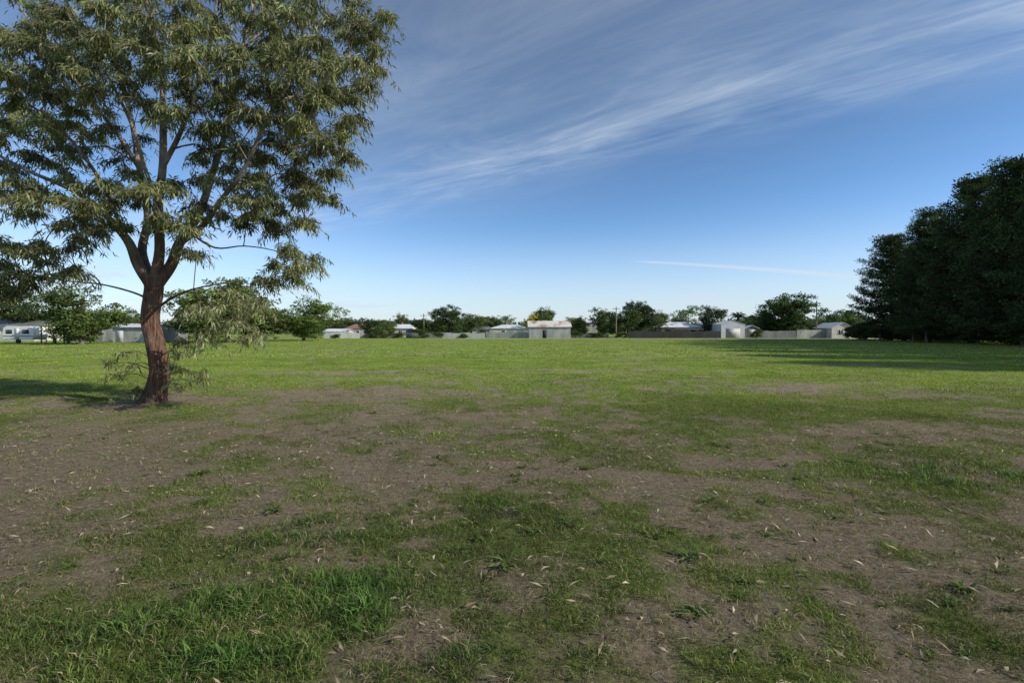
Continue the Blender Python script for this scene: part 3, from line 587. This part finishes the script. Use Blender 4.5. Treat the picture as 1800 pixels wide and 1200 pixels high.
fence(572,632,118,120,1.35,M_creamf,'pale corrugated fence in front of houses')
fence(640,700,121,122,1.15,M_greyf,'grey weathered paling fence')
fence(715,777,122,123,1.35,M_greyf,'darker grey weathered paling fence')
fence(1006,1070,124,124,1.0,M_greyf,'low grey fence beside the iron shed')
fence(1104,1267,120,120,1.75,M_darkf,'long black corrugated fence')
fence(1334,1400,119,119,1.8,M_greyf,'grey green iron fence with uneven panels')
fence(1401,1466,120,120,2.1,M_beige,'taller weathered grey iron fence')
fence(268,330,80,86,1.5,M_greyf,'grey fence under the trees')
for px,top,d in ((745,551,126),(1083,539,120),(1435,529,121)):
    h=WZ(top,d); e=thing('utility_pole','tall timber power pole with crossarm','power pole',(WX(px,d),d,0),'power poles along the road')
    tb=Tubes(); tb.add([[0,0,-.2],[0,0,h*.5],[0,0,h]],[.16,.14,.11],8); obj('pole',tb.mesh('pole',M_wood),e)
    boxes('crossarm',[(-.9,.9,-.22,-.12,h-.6,h-.48)],M_wood,e)
    for x in (-.8,-.3,.3,.8): boxes('insulator',[(x-.04,x+.04,-.2,-.13,h-.478,h-.33)],M_trim,e)
e=thing('water_tank','dark round water tank behind fence','tank',(WX(722,132),132,0)); tb=Tubes(); tb.add([[0,0,0],[0,0,2.2],[0,0,2.5],[0,0,2.55]],[1.3,1.3,.4,.01],20); obj('shell',tb.mesh('shell',M_greyf),e)
M_road=mat_noise('gravel',(.34,.31,.26),(.46,.42,.36),.8)
V=[];F=[]
for i,x in enumerate(np.linspace(-20,110,60)): V+=[(x,110.5+.5*math.sin(x*.1),.006),(x,117.5+.4*math.sin(x*.13+1),.006)]
for i in range(59): F.append((2*i,2*i+2,2*i+3,2*i+1))
obj('road',poly_mesh('road',V,F,M_road),kind='structure')
M_stick=mat_noise('stick_bark',(.06,.035,.025),(.15,.09,.065),6)
for px,py,L,a in ((1400,882,.45,.1),(1190,940,.25,.0)):
    d=GD(py); x=WX(px,d); z=float(elev(np.array([x]),np.array([d]))[0])+.012; tb=Tubes(); tb.add([[-L/2,0,0],[-L/6,.02,.01],[L/6,-.01,.015],[L/2,.03,0]],[.009,.008,.007,.003],6)
    tb.add([[-L/6,.02,.01],[0,.08,.03],[.05,.13,.03]],[.006,.004,.002],5)
    o=obj('fallen_stick',tb.mesh('fallen_stick',M_stick),loc=(x,d,z)); o.rotation_euler=(0,0,a); o['label']='reddish brown fallen stick lying in the grass'; o['category']='stick'; o['group']='sticks on the ground'
# ---------------------------------------------------------------- light, sky
shadow=Vector((-.95,.31,0)).normalized(); EL=math.radians(31)
dirv=Vector((shadow.x*math.cos(EL),shadow.y*math.cos(EL),-math.sin(EL)))
sl=bpy.data.lights.new('sun','SUN'); sl.energy=4.8; sl.angle=math.radians(.5); sl.color=(1,.94,.82); so=bpy.data.objects.new('sun',sl); col.objects.link(so)
so.rotation_euler=dirv.to_track_quat('-Z','Y').to_euler()
w=bpy.data.worlds.new('World'); scene.world=w; w.use_nodes=True; nt=w.node_tree; L=nt.links; bg=nt.nodes['Background']; bg.inputs[1].default_value=.12
sky=N(nt,'ShaderNodeTexSky'); sky.sky_type='NISHITA'; sky.sun_disc=False; sky.sun_elevation=EL; sky.sun_rotation=math.atan2(-dirv.x,-dirv.y); sky.air_density=1.0; sky.dust_density=.6; sky.ozone_density=2.0
tc=N(nt,'ShaderNodeTexCoord'); sp=N(nt,'ShaderNodeSeparateXYZ'); L.new(tc.outputs['Generated'],sp.inputs[0])
def M(op,a,b=None,c=None,cl=False):
    n=N(nt,'ShaderNodeMath',operation=op); n.use_clamp=cl
    for i,v in enumerate((a,b,c)):
        if v is None: continue
        if isinstance(v,(int,float)): n.inputs[i].default_value=v
        else: L.new(v,n.inputs[i])
    return n.outputs[0]
def MR(v,a,b,c=0,d=1):
    n=N(nt,'ShaderNodeMapRange',interpolation_type='SMOOTHSTEP'); n.inputs[1].default_value=a;n.inputs[2].default_value=b;n.inputs[3].default_value=c;n.inputs[4].default_value=d; L.new(v,n.inputs[0]); return n.outputs[0]
z=M('MAXIMUM',sp.outputs[2],.03); U=M('DIVIDE',sp.outputs[0],z); Vv=M('DIVIDE',sp.outputs[1],z)
al=M('ADD',M('MULTIPLY',U,.79),M('MULTIPLY',Vv,-.61)); ac=M('ADD',M('MULTIPLY',U,.61),M('MULTIPLY',Vv,.79))
def cn(sa,sc,scale,detail,dist,zoff,rough=.62):
    cb=N(nt,'ShaderNodeCombineXYZ'); L.new(M('MULTIPLY',al,sa),cb.inputs[0]); L.new(M('MULTIPLY',ac,sc),cb.inputs[1]); cb.inputs[2].default_value=zoff
    n=N(nt,'ShaderNodeTexNoise'); n.inputs['Scale'].default_value=scale; n.inputs['Detail'].default_value=detail; n.inputs['Roughness'].default_value=rough; n.inputs['Distortion'].default_value=dist; L.new(cb.outputs[0],n.inputs['Vector']); return n.outputs['Fac']
n1=cn(.6,1.7,1.5,10,.8,1.3,.62); n2=cn(.5,1.0,.8,4,.4,5.1); n3=cn(.9,6,1.3,9,1.0,9.0,.65)
edge=MR(ac,3.0,2.35)
core=MR(n1,.34,.8); wide=MR(n2,.25,.6)
hot=M('MULTIPLY',MR(ac,2.85,2.45),MR(ac,1.7,2.3))   # brighter band along the sheet's leading edge
cl=M('MULTIPLY',edge,M('ADD',M('MULTIPLY',core,M('ADD',M('MULTIPLY',wide,.7),.3)),M('MULTIPLY',MR(n3,.35,.8),.28)))
veil=M('MULTIPLY',MR(ac,3.9,2.2),.1)
cl=M('ADD',M('MULTIPLY',cl,M('ADD',.17,M('MULTIPLY',hot,.36))),M('MULTIPLY',veil,M('ADD',wide,.3)),cl=True)
yy=M('MAXIMUM',sp.outputs[1],.05); ax=M('DIVIDE',sp.outputs[0],yy); az=M('DIVIDE',sp.outputs[2],yy)
t=M('DIVIDE',M('SUBTRACT',ax,.235),.47)
line=M('SUBTRACT',M('SUBTRACT',.146,M('MULTIPLY',t,.022)),M('MULTIPLY',M('MULTIPLY',t,t),.011))
ds=M('ABSOLUTE',M('SUBTRACT',az,line)); tm=M('MULTIPLY',MR(t,.0,.12),MR(t,1.3,1.0)); wdt=M('ADD',.0018,M('MULTIPLY',t,.004)); con=M('MULTIPLY',M('MULTIPLY',MR(M('DIVIDE',ds,wdt),1.6,.0),tm),.5)
cb=N(nt,'ShaderNodeCombineXYZ'); L.new(M('MULTIPLY',ax,3),cb.inputs[0]); L.new(M('MULTIPLY',az,38),cb.inputs[1]); nn=N(nt,'ShaderNodeTexNoise'); nn.inputs['Scale'].default_value=1.2; nn.inputs['Detail'].default_value=6; L.new(cb.outputs[0],nn.inputs['Vector'])
lowc=M('MULTIPLY',M('MULTIPLY',MR(nn.outputs['Fac'],.5,.72),M('MULTIPLY',MR(az,.02,.05),MR(az,.12,.08))),.4)
haze=M('MULTIPLY',MR(sp.outputs[2],.22,-.02),.6)
cl=M('ADD',M('ADD',M('ADD',cl,con),lowc),haze,cl=True)
tint=N(nt,'ShaderNodeValToRGB'); e=tint.color_ramp.elements
e[0].position=0; e[0].color=(1.25,1.4,1.65,1); e[1].position=.6; e[1].color=(.4,.6,.8,1)
for p,c in ((.09,(1.1,1.28,1.55,1)),(.22,(.8,1.05,1.34,1)),(.38,(.5,.76,1.0,1))):
    q=e.new(p); q.color=c
L.new(sp.outputs[2],tint.inputs[0])
mul=N(nt,'ShaderNodeMix',data_type='RGBA',blend_type='MULTIPLY'); mul.inputs[0].default_value=1; L.new(sky.outputs[0],mul.inputs[6]); L.new(tint.outputs[0],mul.inputs[7])
mx=N(nt,'ShaderNodeMix',data_type='RGBA'); L.new(cl,mx.inputs[0]); L.new(mul.outputs[2],mx.inputs[6]); mx.inputs[7].default_value=(5.5,6.4,7.4,1); L.new(mx.outputs[2],bg.inputs[0])
# ---------------------------------------------------------------- camera
cam=bpy.data.cameras.new('camera'); cam.sensor_width=36; cam.lens=17.0; cam.clip_end=20000; cam.clip_start=.05; co=bpy.data.objects.new('camera',cam); col.objects.link(co)
co.location=(0,0,CH); co.rotation_euler=(math.radians(90)-math.atan(17/850),0,0); scene.camera=co
